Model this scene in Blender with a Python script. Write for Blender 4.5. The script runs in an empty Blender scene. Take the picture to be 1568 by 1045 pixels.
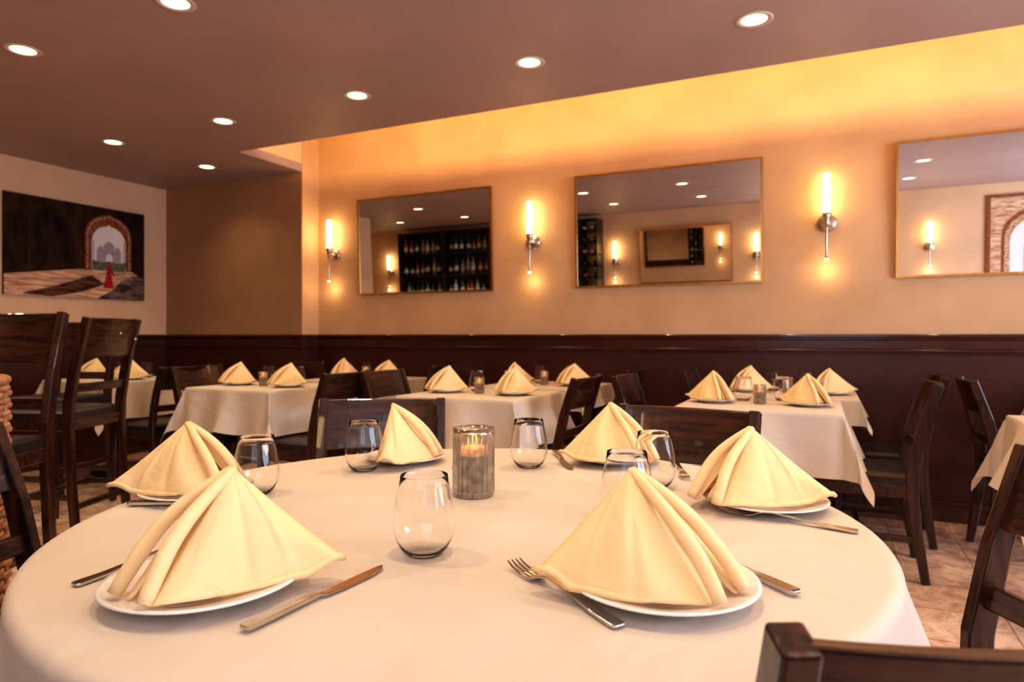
import bpy, math, random
from mathutils import Vector, Matrix
random.seed(7)
pi=math.pi
YAW=math.radians(25.3); c_,s_=math.cos(YAW),math.sin(YAW)
CAMH=1.085; TZ=0.755
def C(r,d): return (-s_*d+c_*r, c_*d+s_*r)
scn=bpy.context.scene
# ---------------------------------------------------------------- materials
def newmat(name):
    m=bpy.data.materials.new(name); m.use_nodes=True
    nt=m.node_tree; b=nt.nodes['Principled BSDF']; return m,nt,b
def pmat(name,col,rough=.5,metal=0,noise=None,bump=0,spec=.5,coat=0,emit=None,estr=0,scale=(1,1,1),col2=None,detail=4,trans=0,ior=1.45,ramp=(.35,.65),bscale=None):
    m,nt,b=newmat(name)
    b.inputs['Base Color'].default_value=(*col,1); b.inputs['Roughness'].default_value=rough
    b.inputs['Metallic'].default_value=metal; b.inputs['Specular IOR Level'].default_value=spec
    b.inputs['Coat Weight'].default_value=coat; b.inputs['IOR'].default_value=ior
    b.inputs['Transmission Weight'].default_value=trans
    if emit: b.inputs['Emission Color'].default_value=(*emit,1); b.inputs['Emission Strength'].default_value=estr
    if noise:
        tc=nt.nodes.new('ShaderNodeTexCoord'); mp=nt.nodes.new('ShaderNodeMapping'); mp.inputs['Scale'].default_value=scale
        nt.links.new(tc.outputs['Object'],mp.inputs['Vector'])
        n=nt.nodes.new('ShaderNodeTexNoise'); n.inputs['Scale'].default_value=noise; n.inputs['Detail'].default_value=detail
        nt.links.new(mp.outputs['Vector'],n.inputs['Vector'])
        if col2:
            r=nt.nodes.new('ShaderNodeValToRGB'); r.color_ramp.elements[0].position=ramp[0]; r.color_ramp.elements[1].position=ramp[1]
            r.color_ramp.elements[0].color=(*col,1); r.color_ramp.elements[1].color=(*col2,1)
            nt.links.new(n.outputs['Fac'],r.inputs['Fac']); nt.links.new(r.outputs['Color'],b.inputs['Base Color'])
        if bump:
            src=n
            if bscale:
                src=nt.nodes.new('ShaderNodeTexNoise'); src.inputs['Scale'].default_value=bscale; src.inputs['Detail'].default_value=3
                nt.links.new(mp.outputs['Vector'],src.inputs['Vector'])
            bp=nt.nodes.new('ShaderNodeBump'); bp.inputs['Strength'].default_value=bump; bp.inputs['Distance'].default_value=.01
            nt.links.new(src.outputs['Fac'],bp.inputs['Height']); nt.links.new(bp.outputs['Normal'],b.inputs['Normal'])
    return m
M={}
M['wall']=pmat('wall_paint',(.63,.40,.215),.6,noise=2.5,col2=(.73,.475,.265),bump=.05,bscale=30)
M['wall2']=pmat('alcove_front_tan',(.36,.20,.10),.6,noise=2.5,col2=(.42,.24,.12),bump=.05,bscale=30)  # darker tan for the front skin of the bump-out
M['wall3']=pmat('side_wall_paint',(.68,.44,.27),.6,noise=2.5,col2=(.76,.50,.31),bump=.05,bscale=30)
M['ceil']=pmat('ceiling_paint',(.39,.29,.275),.55,noise=1.5,col2=(.43,.32,.305))
M['cove']=pmat('cove_paint',(.75,.56,.36),.7,noise=2,col2=(.8,.6,.4))
M['wains']=pmat('wainscot_paint',(.05,.013,.009),.35,noise=6,col2=(.065,.018,.012))
M['trim']=pmat('trim_paint',(.06,.016,.010),.25,noise=6,col2=(.075,.021,.013),coat=.3)
M['wood']=pmat('dark_wood',(.010,.004,.003),.30,noise=7,scale=(9,.8,9),col2=(.065,.021,.010),bump=.15,coat=.35,detail=6)
M['woodv']=pmat('dark_wood_upright',(.010,.004,.003),.30,noise=7,scale=(9,9,.8),col2=(.054,.017,.008),bump=.1,coat=.35,detail=6)
M['seat']=pmat('seat_leather',(.014,.010,.011),.38,noise=60,col2=(.02,.015,.015),bump=.1,coat=.1)
M['china']=pmat('white_china',(.78,.73,.68),.12,coat=.4,noise=3,col2=(.80,.75,.70))
M['steel']=pmat('polished_steel',(.50,.46,.43),.14,metal=1,noise=40,col2=(.56,.52,.48))
M['nickel']=pmat('brushed_nickel',(.6,.52,.42),.25,metal=1,noise=30,col2=(.66,.58,.48))
M['gold']=pmat('gold_frame',(.62,.34,.10),.28,metal=1,noise=20,col2=(.72,.42,.14))
M['mirror']=pmat('mirror_glass',(.86,.87,.86),.01,metal=1)
M['glass']=pmat('clear_glass',(1,1,1),.0,trans=1,ior=1.3)
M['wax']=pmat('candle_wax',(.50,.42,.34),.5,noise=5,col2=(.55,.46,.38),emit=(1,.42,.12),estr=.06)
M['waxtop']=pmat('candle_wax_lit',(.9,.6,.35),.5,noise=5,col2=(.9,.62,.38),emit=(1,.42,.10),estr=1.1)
M['flame']=pmat('candle_flame',(1,.6,.2),.5,emit=(1,.52,.14),estr=6)
M['tube']=pmat('frosted_lamp_tube',(1,.9,.7),.4,emit=(1,.70,.32),estr=19)
M['tip']=pmat('sconce_tip_led',(1,.9,.7),.4,emit=(1,.68,.32),estr=14)
M['lamp']=pmat('downlight_lens',(1,.95,.85),.4,emit=(1,.80,.5),estr=4)
M['ledstrip']=pmat('cove_led_strip',(1,.9,.7),.4,emit=(1,.6,.22),estr=4)
M['white']=pmat('white_metal',(.6,.5,.42),.4,noise=9,col2=(.64,.54,.46))
M['black']=pmat('black_metal',(.015,.013,.012),.4,noise=9,col2=(.02,.017,.015))
M['dark']=pmat('shelf_dark',(.02,.014,.01),.4,noise=9,col2=(.03,.02,.014))
M['bgreen']=pmat('bottle_green',(.02,.08,.03),.08,noise=3,col2=(.03,.1,.04),coat=.6)
M['bamber']=pmat('bottle_amber',(.3,.1,.02),.08,noise=3,col2=(.35,.13,.03),coat=.6)
M['bclear']=pmat('bottle_pale',(.45,.45,.4),.08,noise=3,col2=(.5,.5,.45),coat=.6)
M['label']=pmat('bottle_label',(.75,.7,.6),.5,noise=9,col2=(.7,.64,.52))
M['rattan']=pmat('rattan',(.30,.13,.06),.5,noise=30,col2=(.48,.24,.12),bump=.3)
M['daylight']=pmat('window_daylight',(.7,.8,1),.5,emit=(.50,.70,1),estr=2.2)
M['smoke']=pmat('mercury_ribbed_glass',(.42,.39,.36),.10,metal=.25,trans=.88,ior=1.5,noise=45,col2=(.78,.73,.67))
def fabric(name,col,col2,tcol,tr,bs=3.5,bstr=.25,weave=900):
    m,nt,b=newmat(name)
    b.inputs['Roughness'].default_value=.85; b.inputs['Specular IOR Level'].default_value=.15
    tc=nt.nodes.new('ShaderNodeTexCoord')
    n=nt.nodes.new('ShaderNodeTexNoise'); n.inputs['Scale'].default_value=bs; n.inputs['Detail'].default_value=3; n.inputs['Distortion'].default_value=.6
    n2=nt.nodes.new('ShaderNodeTexNoise'); n2.inputs['Scale'].default_value=weave; n2.inputs['Detail'].default_value=1
    for q in(n,n2): nt.links.new(tc.outputs['Object'],q.inputs['Vector'])
    mx=nt.nodes.new('ShaderNodeMix'); mx.data_type='RGBA'
    mx.inputs[6].default_value=(*col,1); mx.inputs[7].default_value=(*col2,1)
    nt.links.new(n.outputs['Fac'],mx.inputs[0]); nt.links.new(mx.outputs[2],b.inputs['Base Color'])
    b1=nt.nodes.new('ShaderNodeBump'); b1.inputs['Strength'].default_value=bstr; b1.inputs['Distance'].default_value=.02
    nt.links.new(n.outputs['Fac'],b1.inputs['Height'])
    b2=nt.nodes.new('ShaderNodeBump'); b2.inputs['Strength'].default_value=.08; b2.inputs['Distance'].default_value=.001
    nt.links.new(n2.outputs['Fac'],b2.inputs['Height']); nt.links.new(b1.outputs['Normal'],b2.inputs['Normal'])
    nt.links.new(b2.outputs['Normal'],b.inputs['Normal'])
    t=nt.nodes.new('ShaderNodeBsdfTranslucent'); t.inputs['Color'].default_value=(*tcol,1)
    ms=nt.nodes.new('ShaderNodeMixShader'); ms.inputs[0].default_value=tr
    out=nt.nodes['Material Output']
    nt.links.new(b.outputs[0],ms.inputs[1]); nt.links.new(t.outputs[0],ms.inputs[2]); nt.links.new(ms.outputs[0],out.inputs[0])
    return m
M['cloth']=fabric('tablecloth_linen',(.60,.515,.435),(.66,.57,.485),(.7,.5,.3),.06,3.4,1.0)
M['napkin']=fabric('napkin_cream',(1.0,.785,.43),(1.0,.82,.47),(1.0,.56,.14),.26,11,.6)
def floor_mat():
    m,nt,b=newmat('marble_tile')
    tc=nt.nodes.new('ShaderNodeTexCoord'); mp=nt.nodes.new('ShaderNodeMapping')
    nt.links.new(tc.outputs['Object'],mp.inputs['Vector'])
    br=nt.nodes.new('ShaderNodeTexBrick'); br.offset=0; br.squash=1
    br.inputs['Scale'].default_value=1; br.inputs['Brick Width'].default_value=.31; br.inputs['Row Height'].default_value=.31
    br.inputs['Mortar Size'].default_value=.004; br.inputs['Mortar Smooth'].default_value=.1
    br.inputs['Color1'].default_value=(.72,.49,.37,1); br.inputs['Color2'].default_value=(.90,.70,.57,1); br.inputs['Mortar'].default_value=(.45,.32,.24,1)
    nt.links.new(mp.outputs[0],br.inputs['Vector'])
    n=nt.nodes.new('ShaderNodeTexNoise'); n.inputs['Scale'].default_value=11; n.inputs['Detail'].default_value=8; n.inputs['Roughness'].default_value=.7; n.inputs['Distortion'].default_value=1.2
    nt.links.new(mp.outputs[0],n.inputs['Vector'])
    r=nt.nodes.new('ShaderNodeValToRGB'); r.color_ramp.elements[0].position=.36; r.color_ramp.elements[1].position=.6
    r.color_ramp.elements[0].color=(.55,.40,.33,1); r.color_ramp.elements[1].color=(1.0,.97,.93,1)
    nt.links.new(n.outputs['Fac'],r.inputs['Fac'])
    mx=nt.nodes.new('ShaderNodeMix'); mx.data_type='RGBA'; mx.blend_type='MULTIPLY'; mx.inputs[0].default_value=.85
    nt.links.new(br.outputs['Color'],mx.inputs[6]); nt.links.new(r.outputs['Color'],mx.inputs[7])
    nt.links.new(mx.outputs[2],b.inputs['Base Color']); b.inputs['Roughness'].default_value=.22
    bp=nt.nodes.new('ShaderNodeBump'); bp.inputs['Strength'].default_value=.3; bp.inputs['Distance'].default_value=.003; bp.invert=True
    nt.links.new(br.outputs['Fac'],bp.inputs['Height']); nt.links.new(bp.outputs['Normal'],b.inputs['Normal'])
    return m
M['floor']=floor_mat()
# ---------------------------------------------------------------- mesh builder
class MB:
    def __init__(s): s.v=[];s.f=[];s.m=[];s.sm=[];s.mats=[]
    def mi(s,k):
        if k not in s.mats: s.mats.append(k)
        return s.mats.index(k)
    def add(s,vs,fs,mat,smooth=False):
        o=len(s.v); s.v+= [tuple(p) for p in vs]; i=s.mi(mat)
        for f in fs: s.f.append(tuple(o+a for a in f)); s.m.append(i); s.sm.append(smooth)
    def box(s,x0,x1,y0,y1,z0,z1,mat):
        vs=[(x,y,z) for z in(z0,z1) for y in(y0,y1) for x in(x0,x1)]
        s.add(vs,[(0,2,3,1),(4,5,7,6),(0,1,5,4),(2,6,7,3),(0,4,6,2),(1,3,7,5)],mat)
    def sweep(s,path,side,w,h,mat,smooth=False):
        n=len(path); P=[Vector(p) for p in path]; sd=Vector(side).normalized()
        W=w if isinstance(w,(list,tuple)) else [w]*n; H=h if isinstance(h,(list,tuple)) else [h]*n
        vs=[]
        for i in range(n):
            t=(P[min(i+1,n-1)]-P[max(i-1,0)]).normalized()
            nn=t.cross(sd).normalized()
            for a,b in((-1,-1),(1,-1),(1,1),(-1,1)):
                vs.append(P[i]+sd*(a*W[i]/2)+nn*(b*H[i]/2))
        fs=[(0,1,2,3)]
        for i in range(n-1):
            for k in range(4):
                a=i*4+k;b=i*4+(k+1)%4; fs.append((a,a+4,b+4,b))
        e=(n-1)*4; fs.append((e+3,e+2,e+1,e))
        s.add(vs,fs,mat,smooth)
    def tube(s,path,rad,mat,seg=10,caps=True):
        P=[Vector(p) for p in path]; n=len(P); R=rad if isinstance(rad,(list,tuple)) else [rad]*n
        vs=[]; ref=Vector((0,0,1))
        t0=(P[-1]-P[0]).normalized()
        if abs(t0.z)>.9: ref=Vector((1,0,0))
        for i in range(n):
            t=(P[min(i+1,n-1)]-P[max(i-1,0)]).normalized()
            a=t.cross(ref).normalized(); b=t.cross(a)
            for k in range(seg):
                g=2*pi*k/seg; vs.append(P[i]+(a*math.cos(g)+b*math.sin(g))*R[i])
        fs=[]
        for i in range(n-1):
            for k in range(seg):
                a=i*seg+k;b=i*seg+(k+1)%seg; fs.append((a,b,b+seg,a+seg))
        if caps: fs.append(tuple(range(seg-1,-1,-1))); fs.append(tuple((n-1)*seg+k for k in range(seg)))
        s.add(vs,fs,mat,True)
    def lathe(s,prof,mat,seg=48,o=(0,0,0),rf=None,closed=False):
        vs=[];n=len(prof)
        for i,(r,z) in enumerate(prof):
            for k in range(seg):
                g=2*pi*k/seg; rr=r*(rf(g,i) if rf else 1)
                vs.append((o[0]+rr*math.cos(g),o[1]+rr*math.sin(g),o[2]+z))
        fs=[]
        for i in range(n if closed else n-1):
            j=(i+1)%n
            for k in range(seg):
                a=i*seg+k;b=i*seg+(k+1)%seg;e=j*seg+(k+1)%seg;d=j*seg+k; fs.append((a,b,e,d))
        if not closed:
            if prof[0][0]>1e-5: fs.append(tuple(range(seg-1,-1,-1)))
            if prof[-1][0]>1e-5: fs.append(tuple((n-1)*seg+k for k in range(seg)))
        s.add(vs,fs,mat,True)
    def grid(s,fn,nu,nv,mat):
        vs=[fn(i/nu,j/nv) for i in range(nu+1) for j in range(nv+1)]
        fs=[]
        for i in range(nu):
            for j in range(nv):
                a=i*(nv+1)+j; fs.append((a,a+1,a+nv+2,a+nv+1))
        s.add(vs,fs,mat,True)
    def mesh(s,name):
        me=bpy.data.meshes.new(name); me.from_pydata(s.v,[],s.f)
        for k in s.mats: me.materials.append(M[k] if isinstance(k,str) else k)
        me.polygons.foreach_set('material_index',s.m); me.polygons.foreach_set('use_smooth',s.sm)
        me.validate(); me.update(); return me
    def obj(s,name): return link(name,s.mesh(name))
def link(name,me):
    o=bpy.data.objects.new(name,me); scn.collection.objects.link(o); return o
def baked(me,name,mods):
    o=link('tmp',me)
    for t,kw in mods:
        md=o.modifiers.new(t,t)
        for k,v in kw.items(): setattr(md,k,v)
    dg=bpy.context.evaluated_depsgraph_get(); r=bpy.data.meshes.new_from_object(o.evaluated_get(dg)); r.name=name
    bpy.data.objects.remove(o); return r
def place(name,me,x,y,z,ang=0,sc=1):
    o=link(name,me); o.location=(x,y,z); o.rotation_euler=(0,0,ang); o.scale=(sc,)*3 if not isinstance(sc,tuple) else sc; return o
def wbox(name,*a):
    b=MB(); b.box(*a); return b.obj(name)
# ---------------------------------------------------------------- room
D=4.59; CZ=2.487; BX=-4.06; BY=4.38; LX=-5.76; SY=3.70; OY=-.42; RX=3.7; FX=-8.2
wbox('floor',FX-.1,RX+.1,OY-.1,D+.1,-.08,0,'floor')
wbox('wall_back',BX,RX+.1,D,D+.12,0,3.1,'wall')
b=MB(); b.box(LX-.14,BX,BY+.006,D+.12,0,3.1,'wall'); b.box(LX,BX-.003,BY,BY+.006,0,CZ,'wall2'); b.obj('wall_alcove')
wbox('wall_left',LX-.14,LX,1.5,BY,0,CZ,'wall3')
wbox('wall_left_return',FX,LX-.14,1.5,1.62,0,CZ,'wall3')
wbox('wall_far_left',FX-.1,FX,OY,1.62,0,CZ,'wall3')
VX0,VX1,VZ0,VZ1=-.6,.7,1.0,2.2
b=MB(); b.box(FX-.1,VX0,OY-.12,OY,0,CZ,'wall3'); b.box(VX1,RX+.1,OY-.12,OY,0,CZ,'wall3'); b.box(VX0,VX1,OY-.12,OY,0,VZ0,'wall3'); b.box(VX0,VX1,OY-.12,OY,VZ1,CZ,'wall3'); b.obj('wall_front')
b=MB()
for x in(VX0,(VX0+VX1)/2-.02,VX1-.04): b.box(x,x+.04,OY-.08,OY-.02,VZ0,VZ1,'trim')
for z in(VZ0,VZ1-.04): b.box(VX0,VX1,OY-.08,OY-.02,z,z+.04,'trim')
b.box(VX0,VX1,OY-.1,OY-.09,VZ0,VZ1,'daylight'); b.obj('fill_window')  # added window behind the camera, out of view, to brighten the napkins
WY0,WY1,WZ0,WZ1=.1,3.2,.7,2.3
b=MB(); b.box(RX,RX+.12,OY,WY0,0,3.1,'wall3'); b.box(RX,RX+.12,WY1,D,0,3.1,'wall3'); b.box(RX,RX+.12,WY0,WY1,0,WZ0,'wall3'); b.box(RX,RX+.12,WY0,WY1,WZ1,3.1,'wall3'); b.obj('wall_right')
b=MB()
for y in(WY0,(2*WY0+WY1)/3,(WY0+2*WY1)/3,WY1-.05): b.box(RX+.01,RX+.08,y,y+.05,WZ0,WZ1,'trim')
b.box(RX+.01,RX+.08,WY0,WY1,WZ0,WZ0+.05,'trim'); b.box(RX+.01,RX+.08,WY0,WY1,WZ1-.05,WZ1,'trim')
b.box(RX+.09,RX+.1,WY0,WY1,WZ0,WZ1,'daylight'); b.obj('window_1')
b=MB(); b.box(FX-.1,RX+.1,OY-.1,SY,CZ,CZ+.07,'ceil'); b.box(LX-.14,BX,SY,BY,CZ,CZ+.07,'ceil'); b.obj('ceiling')
b=MB(); b.box(BX-.3,RX+.1,3.2,D+.12,3.1,3.2,'cove'); b.obj('ceiling_cove')
b=MB(); b.box(BX-.3,RX+.1,3.12,3.2,CZ+.07,3.1,'cove'); b.box(BX-.1,BX,3.2,BY,CZ+.07,3.1,'cove'); b.obj('wall_cove_side')
b=MB(); b.box(BX+.1,RX-.1,3.42,3.45,CZ+.072,CZ+.085,'ledstrip'); b.obj('trim_cove_light_strip')
def runtrim(nm,axis,p,a0,a1,sgn):
    def bb(b,dep,z0,z1,mat,base=0):
        lo,hi=sorted((p+sgn*base,p+sgn*dep))
        if axis=='y': b.box(a0,a1,lo,hi,z0,z1,mat)
        else: b.box(lo,hi,a0,a1,z0,z1,mat)
    b=MB(); bb(b,.012,.0,.985,'wains'); b.obj('trim_wainscot_'+nm)
    if nm!='front':
        b=MB(); bb(b,.045,1.072,1.092,'trim'); bb(b,.034,1.058,1.072,'trim'); bb(b,.022,1.0,1.058,'trim'); bb(b,.032,.985,1.0,'trim'); bb(b,.024,.972,.985,'trim')
        o=b.obj('trim_chair_rail_'+nm); md=o.modifiers.new('b','BEVEL'); md.width=.004; md.segments=2
    b=MB(); bb(b,.026,0,.115,'trim'); bb(b,.034,.1,.125,'trim'); bb(b,.02,.125,.14,'trim'); o=b.obj('baseboard_'+nm); md=o.modifiers.new('b','BEVEL'); md.width=.004; md.segments=2
runtrim('back','y',D,BX,RX,-1); runtrim('alcove','y',BY,LX,BX+.045,-1); runtrim('alcove_side','x',BX,BY,D,1)
runtrim('left','x',LX,1.5,BY,1); runtrim('front','y',OY,FX,RX,1); runtrim('right','x',RX,OY,WY0-.02,-1)
# ---------------------------------------------------------------- mirrors
def mirror_mesh(w,h):
    b=MB(); f=.014
    b.box(-w/2+f,w/2-f,-.006,.004,-h/2+f,h/2-f,'mirror')
    b.box(-w/2,w/2,-.012,.012,h/2-f,h/2,'gold'); b.box(-w/2,w/2,-.012,.012,-h/2,-h/2+f,'gold')
    b.box(-w/2,-w/2+f,-.012,.012,-h/2+f,h/2-f,'gold'); b.box(w/2-f,w/2,-.012,.012,-h/2+f,h/2-f,'gold')
    for x in(-w*.3,w*.3): b.box(x-.012,x+.012,.004,.02,h/2-.05,h/2-.02,'nickel')
    return b.mesh('wall_mirror')
MW=mirror_mesh(1.275,.805); tilt=math.radians(2.2)
for x in(-2.96,-1.008,1.01):
    o=place('wall_mirror',MW,x,D-.031,1.83); o.rotation_euler=(tilt,0,0)
o=place('wall_mirror',MW,-1.8,OY+.031,1.83); o.rotation_euler=(tilt,0,pi)
# ---------------------------------------------------------------- sconces
b=MB(); off=.075
def ylathe(b,prof,mat,z,seg=32):
    vs=[];n=len(prof)
    for r,y in prof:
        for k in range(seg):
            g=2*pi*k/seg; vs.append((r*math.cos(g),-y,z+r*math.sin(g)))
    fs=[(i*seg+k,i*seg+(k+1)%seg,(i+1)*seg+(k+1)%seg,(i+1)*seg+k) for i in range(n-1) for k in range(seg)]
    fs.append(tuple((n-1)*seg+k for k in range(seg))); b.add(vs,fs,mat,True)
ylathe(b,[(.058,0),(.058,.012),(.05,.018),(.02,.02),(.012,.022),(.012,off)],'nickel',1.785)
b.lathe([(.0,1.745),(.012,1.75),(.016,1.775),(.02,1.80),(.027,1.815),(.027,1.835),(.022,1.84),(.0,1.84)],'nickel',24,(0,-off,0))
b.lathe([(.0,1.835),(.0195,1.836),(.0195,2.07),(.016,2.078),(0,2.079)],'tube',24,(0,-off,0))
b.lathe([(.0,1.555),(.008,1.556),(.0065,1.58),(.0065,1.74),(.011,1.75),(0,1.76)],'nickel',16,(0,-off,0))
b.lathe([(.0,1.545),(.009,1.546),(.009,1.556),(0,1.557)],'tip',16,(0,-off,0))
SC=b.mesh('wall_sconce')
def lamp(kind,nm,loc,en,col,parent=None,**kw):
    l=bpy.data.lights.new(nm,kind); l.energy=en; l.color=col
    for k,v in kw.items(): setattr(l,k,v)
    o=bpy.data.objects.new(nm,l); scn.collection.objects.link(o); o.location=loc
    if parent: o.parent=parent
    return o
WARM=(1,.66,.30)
for x in(-3.88,-1.99,0.0,1.95):
    o=place('wall_sconce',SC,x,D,0)
    lamp('POINT','sconce_glow',(0,-off-.01,1.49),.62,WARM,o,shadow_soft_size=.012)
for x in(-6.8,-2.8,-.85,1.13):
    o=place('wall_sconce',SC,x,OY,0,pi)
    lamp('POINT','sconce_glow',(0,-off-.01,1.49),.62,WARM,o,shadow_soft_size=.012)
# ---------------------------------------------------------------- downlights
b=MB()
b.lathe([(.055,-.001),(.076,-.004),(.08,-.001),(.08,0),(.055,0)],'white',40,closed=True)
b.lathe([(0,-.0005),(.0555,-.0005),(.0555,.0),(0,0)],'lamp',40)
DL=b.mesh('recessed_downlight')
for gy in(.73,1.93,3.13):
    for gx in(-6.9,-5.79,-4.68,-3.57,-2.48,-1.38,-.29,.8,1.9,3.0):
        if gx<-5 and gy>1.4: continue
        o=place('recessed_downlight',DL,gx,gy,CZ)
        lamp('SPOT','downlight_beam',(0,0,-.02),33,(1,.75,.47),o,spot_size=math.radians(120),spot_blend=.9,shadow_soft_size=.04)
o=place('recessed_downlight',DL,-4.66,3.92,CZ)
lamp('SPOT','downlight_beam',(0,0,-.02),14,(1,.76,.50),o,spot_size=math.radians(125),spot_blend=.9,shadow_soft_size=.05)
o=lamp('AREA','cove_lamp',(-.7,3.47,CZ+.11),46,(1,.64,.27),shape='RECTANGLE',size=5.8,size_y=.05)
o.rotation_euler=(math.radians(107),0,0)
o=lamp('AREA','window_and_fill_lamp',(RX-.03,(WY0+WY1)/2,(WZ0+WZ1)/2),125,(.70,.81,1),shape='RECTANGLE',size=1.5,size_y=3.0)
o.rotation_euler=(0,math.radians(90),0)
o=lamp('AREA','window_and_fill_lamp',((VX0+VX1)/2,OY-.01,(VZ0+VZ1)/2),4,(1,.88,.76),shape='RECTANGLE',size=1.2,size_y=1.1)  # added front fill for camera-facing napkin sides, set in the made-up window
o.rotation_euler=(math.radians(90),0,0)
# ---------------------------------------------------------------- cloths
def round_cloth(R,corner):
    N=400
    vs=[(0,0,0)]; fs=[]; rings=[]; e=.018
    for r in [.1,.25,.4,.52,.62,R-.04,R-e]: rings.append([(r*math.cos(2*pi*k/N),r*math.sin(2*pi*k/N),0) for k in range(N)])
    for a in(22,45,67,90):
        a=math.radians(a); rings.append([((R-e+e*math.sin(a))*math.cos(2*pi*k/N),(R-e+e*math.sin(a))*math.sin(2*pi*k/N),-e*(1-math.cos(a))) for k in range(N)])
    for q in range(1,19):
        t=q/18; row=[]
        for k in range(N):
            th=2*pi*k/N
            cc=(.5+.5*math.cos(4*(th-corner)))**3
            H=.25+.22*cc
            f=(.5+.5*math.cos(14*th+1.3*math.sin(3*th+1)))**1.6
            f2=(.5+.5*math.cos(20*(th-corner)+.5*math.sin(5*th)))**1.5
            fl=.04+.34*f*(.6+.4*math.sin(2*th+.5))*(1-cc)+.34*cc*f2
            L=H*t
            r=R+fl*L*(1-.3*t); z=-e-L*math.sqrt(1-fl*fl)
            row.append((r*math.cos(th),r*math.sin(th),z))
        rings.append(row)
    for row in rings: vs+=row
    for k in range(N): fs.append((0,1+k,1+(k+1)%N))
    for i in range(len(rings)-1):
        for k in range(N):
            a=1+i*N+k;b2=1+i*N+(k+1)%N; fs.append((a,a+N,b2+N,b2))
    b=MB(); b.add(vs,fs,'cloth',True); return b.mesh('tablecloth')
def square_cloth(ax,ay,o,seed):
    rnd=random.Random(seed); ph=[rnd.uniform(0,6) for _ in range(4)]; fr=[rnd.uniform(14,22) for _ in range(4)]
    def axis(a):
        return [-a-o+o*i/14 for i in range(14)]+[-a-.004,-a]+[-a+2*a*i/24 for i in range(1,24)]+[a,a+.004]+[a+o*i/14 for i in range(1,15)]
    U,V=axis(ax),axis(ay); vs=[]
    for u in U:
        for v in V:
            ou=max(abs(u)-ax,0);ov=max(abs(v)-ay,0);su=1 if u>0 else -1; sv=1 if v>0 else -1
            if ou==0 and ov==0: vs.append((u,v,0)); continue
            if ov==0:
                w=max(0,1-(v/ay)**2)**.7; q=0 if su>0 else 1; k=.09+.34*w*(.5+.5*math.sin(v*fr[q]+ph[q]))**1.5
                vs.append((su*(ax+k*ou+.004),v,-ou*math.sqrt(1-k*k))); continue
            if ou==0:
                w=max(0,1-(u/ax)**2)**.7; q=2 if sv>0 else 3; k=.09+.34*w*(.5+.5*math.sin(u*fr[q]+ph[q]))**1.5
                vs.append((u,sv*(ay+k*ov+.004),-ov*math.sqrt(1-k*k))); continue
            rho=math.hypot(ou,ov); phi=math.atan2(ov,ou)
            k=.09+.40*math.sin(2*phi)**2+.10*math.sin(6*phi)*math.sin(2*phi)
            ph2=pi/4+(phi-pi/4)*(1-.6*min(1,rho/o)*math.sin(2*phi))+.35*math.sin(4*phi)*rho/o
            vs.append((su*(ax+.004+k*rho*math.cos(ph2)),sv*(ay+.004+k*rho*math.sin(ph2)),-rho*math.sqrt(1-k*k)))
    n=len(V); fs=[(i*n+j,(i+1)*n+j,(i+1)*n+j+1,i*n+j+1) for i in range(len(U)-1) for j in range(n-1)]
    b=MB(); b.add(vs,fs,'cloth',True); return b.mesh('tablecloth')
tcx,tcy=C(-.075,1.255); R=.705
b=MB(); b.lathe([(0,.715),(R-.02,.715),(R-.012,.722),(R-.012,.740),(R-.02,.7515),(0,.7515)],'wood',96)
b.lathe([(0,0),(.3,0),(.3,.02),(.12,.045),(.05,.07),(.045,.3),(.045,.6),(.09,.69),(.25,.70),(.25,.716),(0,.716)],'black',40)
place('round_dining_table',b.mesh('round_dining_table'),tcx,tcy,0)
cl=place('tablecloth',round_cloth(R,math.radians(-30)+YAW),tcx,tcy,TZ)
def table_mesh(ax,ay):
    b=MB(); b.box(-ax+.003,ax-.003,-ay+.003,ay-.003,.72,.752,'wood')
    b.lathe([(0,.03),(.035,.035),(.035,.70),(.15,.705),(.15,.72),(0,.72)],'black',24)
    b.sweep([(-.27,0,.015),(0,0,.03),(.27,0,.015)],(0,1,0),.05,.026,'black'); b.sweep([(0,-.27,.015),(0,0,.03),(0,.27,.015)],(1,0,0),.05,.026,'black')
    return b.mesh('square_dining_table')
TM=table_mesh(.35,.325)
tables=[(-.29,3.43),(-.2,4.13),(-1.78,3.36),(-1.7,4.13),(-3.32,3.26),(-3.17,4.13),(-4.9,3.3),(1.03,3.05),(1.35,4.13)]
for i,(x,y) in enumerate(tables):
    place('square_dining_table',TM,x,y,0); place('tablecloth',square_cloth(.35,.325,.27 if i not in(1,3,5,8) else .13,i),x,y,TZ)
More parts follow.
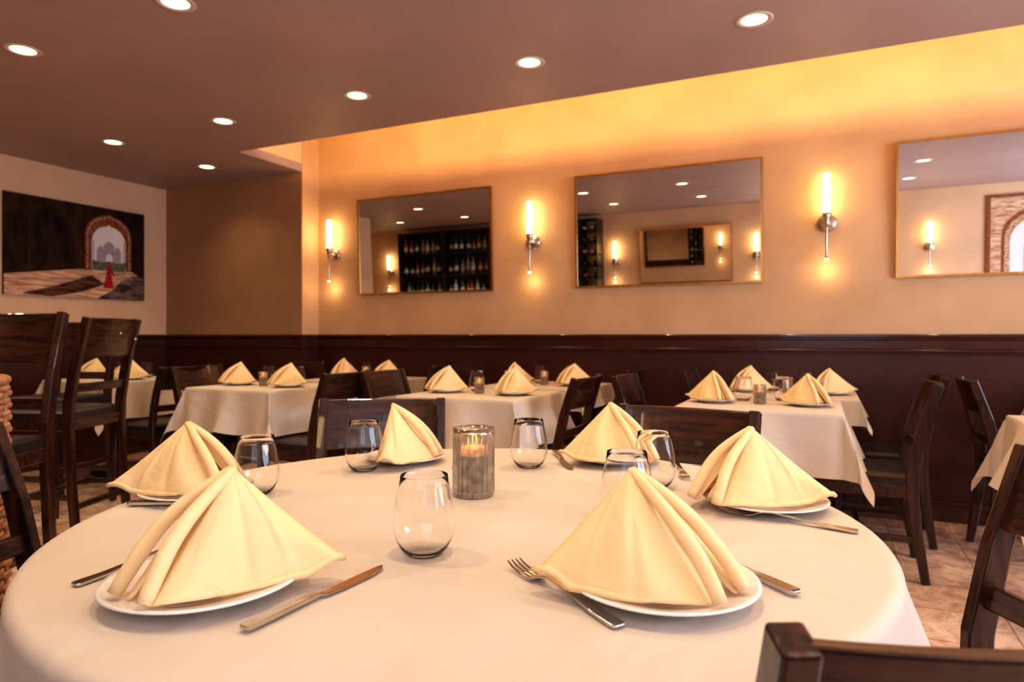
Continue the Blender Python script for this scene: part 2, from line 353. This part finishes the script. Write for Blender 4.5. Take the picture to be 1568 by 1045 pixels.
# ---------------------------------------------------------------- chairs (local facing +x)
def chair_mesh(sh,top,nm,panel=.16):
    b=MB(); w=.195
    bx=-.2
    for sy in(-w,w):
        k=(top-sh)/.41
        b.sweep([(bx-.05,sy,0),(bx-.015,sy,sh*.5),(bx,sy,sh-.06),(bx-.004,sy,sh+.05),(bx-.04,sy,sh+.22*k),(bx-.1,sy,top)],(0,1,0),.03,[.036,.042,.05,.05,.046,.036],'woodv')
        b.sweep([(.19,sy*.97,0),(.185,sy*.97,sh-.05)],(0,1,0),[.028,.038],[.028,.04],'woodv')
        b.box(bx+.01,.18,sy-.011,sy+.011,sh-.09,sh-.035,'wood')
        b.box(bx-.01,.18,sy-.009,sy+.009,sh*.38,sh*.38+.028,'wood')
    b.box(.172,.196,-w,w,sh-.09,sh-.035,'wood'); b.box(bx-.01,bx+.012,-w,w,sh-.09,sh-.035,'wood')
    b.box(.0,.02,-w,w,sh*.38,sh*.38+.026,'wood')
    if sh>.6:
        b.box(.172,.194,-w,w,sh*.3,sh*.3+.035,'wood'); b.box(bx-.02,bx+.0,-w,w,sh*.3,sh*.3+.03,'wood')
    def rail(z0,z1,bow,th):
        k=(top-sh)/.41
        def xat(z):
            pts=[(sh+.05,bx-.004),(sh+.22*k,bx-.04),(top,bx-.1)]
            for (za,xa),(zb,xb) in zip(pts,pts[1:]):
                if z<=zb: return xa+(xb-xa)*(z-za)/(zb-za)
            return pts[-1][1]
        n=14; vs=[]
        for i in range(n+1):
            y=-w+2*w*i/n; bo=-bow*(1-(y/w)**2)
            for z,dx in((z0,-th/2),(z0,th/2),(z1,th/2),(z1,-th/2)): vs.append((xat(z)+bo+dx,y,z))
        fs=[(0,1,2,3)]
        for i in range(n):
            for q in range(4):
                a=i*4+q;c=i*4+(q+1)%4; fs.append((a,a+4,c+4,c))
        e=n*4; fs.append((e+3,e+2,e+1,e)); b.add(vs,fs,'wood')
    rail(top-panel,top-.002,.028,.02); rail(sh+.10,sh+.145,.02,.018)
    me=baked(b.mesh(nm),nm,[('BEVEL',dict(width=.004,segments=2,limit_method='ANGLE'))])
    p=MB()
    def pad(u,v):
        x=-.2+.42*u; y=-.205+.41*v
        e=min(u,1-u,v,1-v)*.41; z=sh+.012-.014*max(0,1-e/.03)**2
        return (x,y,z)
    p.grid(pad,24,24,'seat'); p.box(-.2,.22,-.205,.205,sh-.038,sh-.002,'seat')
    o1=link('a',me); o2=link('b',p.mesh('p'))
    bpy.context.view_layer.objects.active=o1
    for o in bpy.context.selected_objects: o.select_set(False)
    o1.select_set(True);o2.select_set(True); bpy.ops.object.join()
    me=o1.data; bpy.data.objects.remove(o1); me.name=nm; return me
CH=chair_mesh(.46,.87,'dining_chair'); ST=chair_mesh(.70,1.175,'bar_stool',.20)
def chair(x,y,deg): place('dining_chair',CH,x,y,0,math.radians(deg))
def cchair(r,d,deg): x,y=C(r,d); place('dining_chair',CH,x,y,0,math.radians(deg)+YAW)
cchair(-.41,1.95,-85)
cchair(.36,1.72,-122)
cchair(.69,1.10,178)
cchair(-.955,1.43,2)
cchair(.385,.78,92)
for x,y,dg in[(.14,3.58,180),(.24,4.16,180),(.93,4.0,0),(-.70,3.55,0),(-.47,4.17,0),(-1.40,4.16,180),(-1.43,3.32,180),(-2.17,3.36,0),(-2.1,4.2,0),
              (-2.84,3.12,180),(-3.73,3.3,0),(-4.36,3.25,180),(-3.52,4.16,0),(-2.78,4.16,180)]:
    chair(x,y,dg)
def stool(r,d,deg):
    x,y=C(r,d); place('bar_stool',ST,x,y,0,math.radians(deg)+YAW)
stool(-1.955,2.32,-88); stool(-2.38,3.5,176); stool(-2.85,4.15,-100)
# wicker armchair at far left
b=MB(); r0=.23
nst=22
for i in range(nst):
    a=-pi*.75+1.5*pi*i/(nst-1)
    b.tube([(r0*math.cos(a),r0*math.sin(a),.05),(r0*math.cos(a),r0*math.sin(a),.96)],.006,'rattan',6)
nrow=52
for j in range(nrow):
    z=.1+.86*j/nrow; path=[]
    m=(nst-1)*3
    for i in range(m+1):
        a=-pi*.75+1.5*pi*i/m; rr=r0+.009*math.cos(pi*i/3+pi*j)
        path.append((rr*math.cos(a),rr*math.sin(a),z))
    vs=[];fs=[]
    for q,(x,y,zz) in enumerate(path):
        L=math.hypot(x,y); ux,uy=x/L,y/L
        vs+=[(x-ux*.003,y-uy*.003,zz-.007),(x+ux*.003,y+uy*.003,zz-.007),(x+ux*.005,y+uy*.005,zz),(x+ux*.003,y+uy*.003,zz+.007),(x-ux*.003,y-uy*.003,zz+.007)]
    for q in range(len(path)-1):
        for k in range(5):
            a=q*5+k;c=q*5+(k+1)%5; fs.append((a,c,c+5,a+5))
    b.add(vs,fs,'rattan',True)
b.tube([(r0*math.cos(-pi*.75+1.5*pi*i/30),r0*math.sin(-pi*.75+1.5*pi*i/30),.965) for i in range(31)],.012,'rattan',10)
b.lathe([(0,.38),(.2,.38),(.215,.4),(.215,.44),(.19,.46),(0,.465)],'seat',32)
for a in(.8,2.3,3.9,5.4): b.tube([(.19*math.cos(a),.19*math.sin(a),0),(.19*math.cos(a),.19*math.sin(a),.39)],.014,'rattan',8)
x,y=C(-1.565,1.68); place('wicker_armchair',b.mesh('wicker_armchair'),x,y,0,YAW+math.radians(20))
# ---------------------------------------------------------------- tableware
b=MB(); b.lathe([(0,.004),(.055,.004),(.065,0),(.07,.002),(.085,.008),(.118,.017),(.122,.019),(.121,.0215),(.116,.0205),(.085,.013),(.068,.0075),(0,.0075)],'china',72)
PL=b.mesh('dinner_plate')
b=MB()
outer=[(0,0),(.022,.0),(.027,.002),(.036,.012),(.0435,.028),(.0465,.045),(.0455,.065),(.042,.085),(.0375,.105),(.0355,.12)]
inner=[(.0348,.12),(.0367,.105),(.0412,.085),(.0447,.065),(.0457,.045),(.0427,.0285),(.0353,.013),(.024,.0052),(.0,.0036)]
b.lathe(outer+[(.0352,.1204)]+inner,'glass',64); WG=b.mesh('wine_glass')
b=MB()
def flt(g,i): return (1.03-.11*abs(math.cos(11*g))**.7) if 1<i<5 else 1
b.lathe([(0,0),(.038,0),(.041,.004),(.043,.012),(.043,.118),(.0425,.128),(.0425,.14),(.0395,.14),(.0375,.126),(.0375,.02),(.035,.012),(0,.010)],'smoke',286,rf=flt)
b.lathe([(0,.0125),(.033,.0125),(.033,.085)],'wax',32); b.lathe([(.033,.085),(.033,.1),(.03,.102),(0,.1015)],'waxtop',32)
b.lathe([(0,.105),(.003,.108),(.0042,.113),(.003,.121),(0,.128)],'flame',12)
b.tube([(0,0,.100),(0,0,.107)],.0008,'black',6)
CHD=b.mesh('candle_holder')
b=MB()
b.sweep([(0,0,.006),(.004,0,.006),(.03,0,.006),(.1,0,.006),(.112,0,.006)],(0,1,0),[.012,.017,.016,.010,.009],[.004,.006,.006,.005,.004],'steel')
b.sweep([(.112,0,.0045),(.12,-.002,.004),(.15,-.002,.003),(.2,-.001,.003),(.225,.001,.003),(.238,.005,.003)],(0,1,0),[.009,.015,.018,.018,.014,.003],[.003,.0018,.0016,.0016,.0014,.001],'steel')
KN=baked(b.mesh('k'),'table_knife',[('BEVEL',dict(width=.0012,segments=2,limit_method='ANGLE'))])
b=MB()
b.sweep([(0,0,.003),(.004,0,.003),(.04,0,.004),(.09,0,.009),(.13,0,.012),(.145,0,.009),(.155,0,.005),(.165,0,.003)],(0,1,0),[.012,.017,.014,.007,.006,.012,.022,.024],[.003,.004,.0035,.003,.003,.0025,.002,.002],'steel')
for k in(-1.5,-.5,.5,1.5):
    b.sweep([(.163,k*.0064,.003),(.18,k*.0064,.003),(.2,k*.0062,.006),(.212,k*.006,.010)],(0,1,0),[.0042,.0036,.0034,.0018],[.002,.0018,.0016,.0012],'steel')
FK=baked(b.mesh('f'),'dinner_fork',[('BEVEL',dict(width=.0006,segments=2,limit_method='ANGLE'))])
def cut(name,me,r0,d0,r1,d1,sc=1.0):
    x0,y0=C(r0,d0);x1,y1=C(r1,d1); place(name,me,x0,y0,TZ+.0008,math.atan2(y1-y0,x1-x0),sc)
# napkins
def napkin_mesh(spread=130,hgt=.142,lean=0.0,seed=0):
    rnd=random.Random(seed)
    A=Vector((-.01+lean,rnd.uniform(-.006,.006),hgt)); sp=math.radians(spread); b=MB()
    for sg in(-1,1):
        T=Vector((.155*math.cos(sp),sg*.155*math.sin(sp),.006))
        def panel(scale,fy,inset,Fx,bow=.016,hem=False):
            F1=Vector((Fx,sg*fy,.004)); T1=T*scale; T1.z=.004
            A1=A-Vector((0,0,inset)); mid=(F1+T1)/2; out=Vector((mid.x,mid.y,0)).normalized()
            nrm=(F1-A1).cross(T1-A1).normalized()
            if nrm.dot(out)<0: nrm=-nrm
            rp=rnd.uniform(0,6)
            def fn(u,v):
                su=u**.92
                B=F1+(T1-F1)*v+out*(bow*math.sin(pi*v)+.006*math.sin(2.2*pi*v+rp)*math.sin(pi*v))
                p=A1+(B-A1)*su
                cr=math.exp(-((v-.40-.06*math.sin(rp))/.04)**2)
                cr2=math.exp(-((v-.68-.1*(1-u))/.028)**2)
                p=p+nrm*(.013*math.sin(pi*v)*math.sin(pi*min(1,u*1.02))**.8+.006*math.sin(6*v+rp)*u-.006*cr*u*(1-u*.4)+.006*cr2*u*(1-u)*2+.0026*math.sin(15*v+5*u+rp)*u*u)
                e=max(0,1-v/.06); p=p-nrm*(.010*e*e)*min(1,u*3)
                e2=max(0,(v-.90)/.10); p=p-nrm*(.012*e2*e2)*u
                p.z=max(p.z,.002+.005*(.5+.5*math.sin(9*v+rp))*u)
                if v>.75: p.z+=.014*math.sin(pi*(v-.75)/.25*.8)*u*u
                return p
            b.grid(fn,30,56,'napkin')
            if hem:
                pth=[fn(.985,.3+.68*i/20) for i in range(21)]
                b.tube(pth,[.0015+.0032*math.sin(pi*min(1,i/20*.75+.02)) for i in range(21)],'napkin',8)
        panel(1.0,.030,.0,.125,hem=True)
        panel(.92,.013,.016,.094,.006)
        pth=[];rad=[]
        for i in range(17):
            t=i/16; q=(A+Vector((0,sg*.002,-.003))).lerp(Vector((.127,sg*.030,.010)),t)+Vector((.014*math.sin(pi*t),sg*(.004*math.sin(pi*t)+.0015*math.sin(7*t+sg)),.008*math.sin(pi*t)))
            pth.append(q); rad.append(.0035+.0055*math.sin(pi*min(1,.08+.62*t)))
        b.tube(pth,rad,'napkin',14)
        pth=[];rad=[]
        for i in range(13):
            t=i/12; q=(A-Vector((.004,0,.020))).lerp(Vector((.098,sg*.010,.008)),t)+Vector((.004*math.sin(pi*t),0,.001*math.sin(pi*t)))
            pth.append(q); rad.append(.0015+.0045*t)
        b.tube(pth,rad,'napkin',10)
    me=b.mesh('n'); return baked(me,'folded_napkin',[('SOLIDIFY',dict(thickness=.0022,offset=0))])
NK=[napkin_mesh(130,.142,0,1),napkin_mesh(125,.146,-.01,2),napkin_mesh(95,.146,0,3),napkin_mesh(132,.138,.006,4),napkin_mesh(122,.145,-.004,5)]
def setting(r,d,nr,nd,deg,k=0,sc=1.0,ps=1.0):
    x,y=C(r,d)
    place('dinner_plate',PL,x,y,TZ+.0006,0,ps)
    x,y=C(nr,nd); place('folded_napkin',NK[k],x,y,TZ+.0165,math.radians(deg)+YAW,sc)
setting(-.396,.86,-.375,.875,-122,0,(1.0,1.0,.97))
setting(.192,.856,.168,.865,-45,1,(.99,.97,.94))
setting(.485,1.28,.462,1.29,-150,3,(1.0,1.0,.98),.95)
setting(.27,1.73,.26,1.71,-55,4,.96,.9)
setting(-.28,1.74,-.30,1.72,-5,2,(.88,.88,.94),.85)
setting(-.645,1.365,-.665,1.375,-28,3,(1.0,1.0,.97),.9)
for r,d in[(-.132,1.0),(-.53,1.38),(-.36,1.62),(.042,1.66),(.308,1.44),(.207,1.20)]:
    x,y=C(r,d); place('wine_glass',WG,x,y,TZ+.0006)
def candle(x,y,z=TZ,sc=1,e=.2):
    o=place('candle_holder',CHD,x,y,z+.0006,0,sc)
    lamp('POINT','candle_glow',(0,0,.134),e,(1,.5,.18),o,shadow_soft_size=.006)
candle(*C(-.079,1.37))
cut('table_knife',KN,-.297,.735,-.178,.945)
cut('dinner_fork',FK,-.573,.87,-.52,.98)
cut('dinner_fork',FK,.121,.745,.0,.95,1.1)
cut('table_knife',KN,.358,.835,.300,.97)
cut('dinner_fork',FK,.575,1.105,.389,1.245,1.1)
cut('table_knife',KN,-.74,1.285,-.56,1.283)
cut('table_knife',KN,.12,1.86,.14,1.66); cut('dinner_fork',FK,.42,1.71,.40,1.55); cut('table_knife',KN,-.12,1.86,-.14,1.65)
for i,(x,y) in enumerate(tables):
    rnd=random.Random(i+20)
    for sg in(-1,1):
        px,py=x+sg*.215,y-.03
        place('dinner_plate',PL,px,py,TZ+.0006,0,.85)
        place('folded_napkin',NK[rnd.choice([0,1,3,4])],px,py,TZ+.015,rnd.choice([-70,-110,-60,-125])/57.3+rnd.uniform(-.2,.2),.95)
        place('wine_glass',WG,x+sg*.09,y+.15+.04*sg,TZ+.0006)
    candle(x,y-.03,TZ,.66,.06)
# ---------------------------------------------------------------- framed pictures
def flat(nm,col,col2=None,noise=8,rough=.7,**k):
    m=pmat(nm,col,rough,noise=noise,col2=col2 or col,spec=.15,**k); M[nm]=m; return nm
flat('art_dark',(.010,.005,.003),(.04,.016,.008),7); flat('art_block',(.012,.005,.003),(.065,.027,.012),9,scale=(1,1,.4)); flat('art_arch',(.17,.045,.018),(.34,.12,.05),40)
flat('art_inlay',(.7,.5,.34),(.3,.12,.05),45); flat('art_sky',(.78,.70,.68),(.86,.78,.74),3); flat('art_taj',(.36,.30,.34),(.42,.35,.38),20)
flat('art_ground',(.36,.17,.09),(.80,.52,.34),12,scale=(1,.5,5)); flat('art_shadow',(.04,.014,.008),(.16,.07,.04),14,scale=(1,.6,4)); flat('art_red',(.5,.02,.03),(.35,.01,.03),40); flat('art_skin',(.25,.1,.06)); flat('art_tree',(.10,.11,.07),(.2,.18,.12),40); flat('art_wet',(.02,.015,.015),(.26,.17,.13),9,scale=(1,.8,3))
def art(name,origin,ax,nrm,w,h,kind):
    b=MB(); O=Vector(origin);AX=Vector(ax);N=Vector(nrm);Z=Vector((0,0,1))
    def P(a,bb,l): return O+AX*(a*w)+Z*(bb*h)+N*(.02+.0006*l)
    flip=AX.cross(Z).dot(N)<0
    def poly(pts,l,mat):
        f=list(range(len(pts)))
        if flip: f=f[::-1]
        b.add([P(a,q,l) for a,q in pts],[tuple(f)],mat)
    p=[O,O+AX*w,O+AX*w+Z*h,O+Z*h]; q=[v+N*.02 for v in p]
    b.add(p+q,[(0,1,2,3),(4,5,6,7),(0,1,5,4),(1,2,6,5),(2,3,7,6),(3,0,4,7)],'art_dark')
    def arch(cx,hw,z0,zs,zt,n=12):
        pts=[(cx-hw,z0),(cx-hw,zs)]
        for i in range(1,n):
            t=i/n; pts.append((cx-hw*math.cos(t*pi/2)**1.0,zs+(zt-zs)*math.sin(t*pi/2)**.85))
        pts.append((cx,zt+.02))
        for i in range(n-1,0,-1):
            t=i/n; pts.append((cx+hw*math.cos(t*pi/2),zs+(zt-zs)*math.sin(t*pi/2)**.85))
        pts+=[(cx+hw,zs),(cx+hw,z0)]; return pts
    if kind==0:
        gl=.34
        poly([(0,.2),(.52,.3),(.52,1),(0,1)],1,'art_block')
        for a,w_ in((.04,.004),(.17,.006),(.30,.004),(.41,.012),(.45,.004)): poly([(a,.22),(a+w_,.22),(a+w_,.98),(a,.98)],2,'art_dark')
        for a0,a1 in((.06,.15),(.19,.28),(.32,.40)): poly([(a0,.30),(a1,.30),(a1,.78),((a0+a1)/2,.86),(a0,.78)],2,'art_dark')
        poly([(0,0),(1,0),(1,.22),(.9,gl-.02),(.5,gl-.03),(0,.20)],3,'art_ground')
        poly([(.62,0),(1,0),(1,.27),(.90,.28),(.80,.2),(.74,.1)],4,'art_wet')
        poly([(.10,.02),(.30,.10),(.58,.25),(.68,.16),(.5,.06),(.30,0)],4,'art_shadow')
        cx=.71
        poly(arch(cx,.18,gl-.02,.66,.92),5,'art_arch'); poly(arch(cx,.165,gl-.02,.655,.895),6,'art_inlay'); poly(arch(cx,.158,gl-.02,.65,.885),7,'art_arch')
        poly(arch(cx,.13,gl-.03,.60,.80),8,'art_sky'); s=1.25; tz=gl+.07
    else:
        cx=.5
        poly([(0,0),(1,0),(1,1),(0,1)],1,'art_arch'); poly([(.04,.03),(.96,.03),(.96,.97),(.04,.97)],2,'art_ground')
        poly(arch(cx,.36,.03,.55,.86),5,'art_arch'); poly(arch(cx,.33,.03,.53,.82),6,'art_inlay'); poly(arch(cx,.28,.03,.5,.76),7,'art_sky')
        poly([(.22,.03),(.78,.03),(.78,.2),(.22,.2)],8,'art_tree'); s=1.6; tz=.2
    def dome(x,z,r,l):
        r*=s; asp=w/h
        pts=[(x-r*.8,z)]
        for i in range(13):
            t=pi*i/12; pts.append((x-r*math.cos(t),z+asp*r*(.35+.95*math.sin(t)+.25*max(0,math.sin(t))**8)))
        pts.append((x+r*.8,z)); poly(pts,l,'art_taj')
    poly([(cx-.075*s,tz),(cx+.075*s,tz),(cx+.075*s,tz+.1*s),(cx-.075*s,tz+.1*s)],9,'art_taj')
    poly([(cx-.1*s,tz-.02),(cx+.1*s,tz-.02),(cx+.1*s,tz),(cx-.1*s,tz)],9,'art_taj')
    dome(cx,tz+.1*s,.036,10); dome(cx-.052*s,tz+.1*s,.016,10); dome(cx+.052*s,tz+.1*s,.016,10)
    for x in(cx-.095*s,cx+.095*s): poly([(x-.005,tz),(x+.005,tz),(x+.004,tz+.17*s),(x-.004,tz+.17*s)],9,'art_taj'); dome(x,tz+.17*s,.006,10)
    poly([(cx-.02*s,tz),(cx+.02*s,tz),(cx+.02*s,tz+.05*s),(cx,tz+.075*s),(cx-.02*s,tz+.05*s)],11,'art_sky')
    if kind==0:
        poly([(cx-.128,.31),(cx+.128,.31),(cx+.128,.42),(cx+.06,.40),(cx,.415),(cx-.07,.40),(cx-.128,.42)],12,'art_tree')
        poly([(cx-.045,.12),(cx+.035,.12),(cx+.018,.26),(cx+.014,.37),(cx-.014,.37),(cx-.022,.25)],13,'art_red')
        poly([(cx-.011,.37),(cx+.009,.37),(cx+.009,.41),(cx-.001,.42),(cx-.011,.41)],13,'art_skin')
        poly([(cx+.012,.35),(cx+.045,.27),(cx+.038,.25),(cx+.01,.32)],13,'art_red')
    return b.obj(name)
art('framed_picture',(LX+.002,2.965,1.405),(0,1,0),(1,0,0),1.17,.80,0)
art('framed_picture',(2.75,OY+.002,1.2),(-1,0,0),(0,1,0),1.05,1.15,1)
# ---------------------------------------------------------------- opposite wall (seen in mirrors)
def bottle(b,x,y,z,mat,h=.3,r=.036,seg=10):
    b.lathe([(0,0),(r,0),(r,h*.58),(r*.8,h*.68),(r*.36,h*.76),(r*.34,h),(0,h)],mat,seg,(x,y,z))
    b.lathe([(r+.0008,h*.2),(r+.0008,h*.45)],'label',seg,(x,y,z))
b=MB(); x0,x1=-6.45,-4.75
b.box(x0,x1,OY+.013,OY+.03,.95,2.42,'dark')
for x in(x0,x1-.03,(x0+x1)/2-.015): b.box(x,x+.03,OY+.03,OY+.28,.95,2.42,'dark')
for z in(.95,1.33,1.68,2.03,2.38): b.box(x0+.03,x1-.03,OY+.03,OY+.27,z,z+.025,'dark')
b.obj('back_bar_shelf')
b=MB()
for z in(.976,1.356,1.706,2.056):
    x=x0+.09
    while x<x1-.08:
        if abs(x-(x0+x1)/2)>.06: bottle(b,x,OY+.15+random.uniform(-.03,.05),z,random.choice(['bgreen','bamber','bclear','bgreen']),random.uniform(.22,.3))
        x+=random.uniform(.085,.12)
b.obj('liquor_bottles')
b=MB(); x0,x1=-3.5,-2.98
for x in(x0,(x0+x1)/2-.01,x1-.02): b.box(x,x+.02,OY+.04,OY+.34,.02,2.4,'dark')
z=.02
while z<2.41: b.box(x0,x1,OY+.04,OY+.34,z,z+.014,'dark'); z+=.17
b.obj('wine_rack')
b=MB(); z=.034
while z<2.25:
    for k in range(4):
        xx=x0+.075+k*.125
        vs=[];seg=12;pr=[(0,.0),(.04,.0),(.04,.2),(.03,.23),(.014,.26),(.014,.31),(0,.31)]
        for r,yy in pr:
            for q in range(seg): g=2*pi*q/seg; vs.append((xx+r*math.cos(g),OY+.05+yy,z+.042+r*math.sin(g)))
        fs=[(i*seg+q,i*seg+(q+1)%seg,(i+1)*seg+(q+1)%seg,(i+1)*seg+q) for i in range(len(pr)-1) for q in range(seg)]
        b.add(vs,fs,random.choice(['bgreen','bamber','bclear']),True)
    z+=.17
b.obj('wine_bottles')
# ---------------------------------------------------------------- world, camera
w=bpy.data.worlds.new('w'); scn.world=w; w.use_nodes=True
w.node_tree.nodes['Background'].inputs[0].default_value=(.6,.75,1,1); w.node_tree.nodes['Background'].inputs[1].default_value=.4
cd=bpy.data.cameras.new('camera'); cam=bpy.data.objects.new('camera',cd); scn.collection.objects.link(cam)
cd.sensor_width=36; cd.lens=23.4; cd.shift_y=-.0055; cd.clip_start=.02
cam.location=(0,0,CAMH); cam.rotation_euler=(pi/2,0,YAW)
cd.dof.use_dof=True; cd.dof.focus_distance=1.15; cd.dof.aperture_fstop=5.6
scn.camera=cam
scn.view_settings.view_transform='Standard'; scn.view_settings.exposure=0
try: scn.view_settings.look='Medium High Contrast'
except Exception as ex:
    print('LOOK',ex)
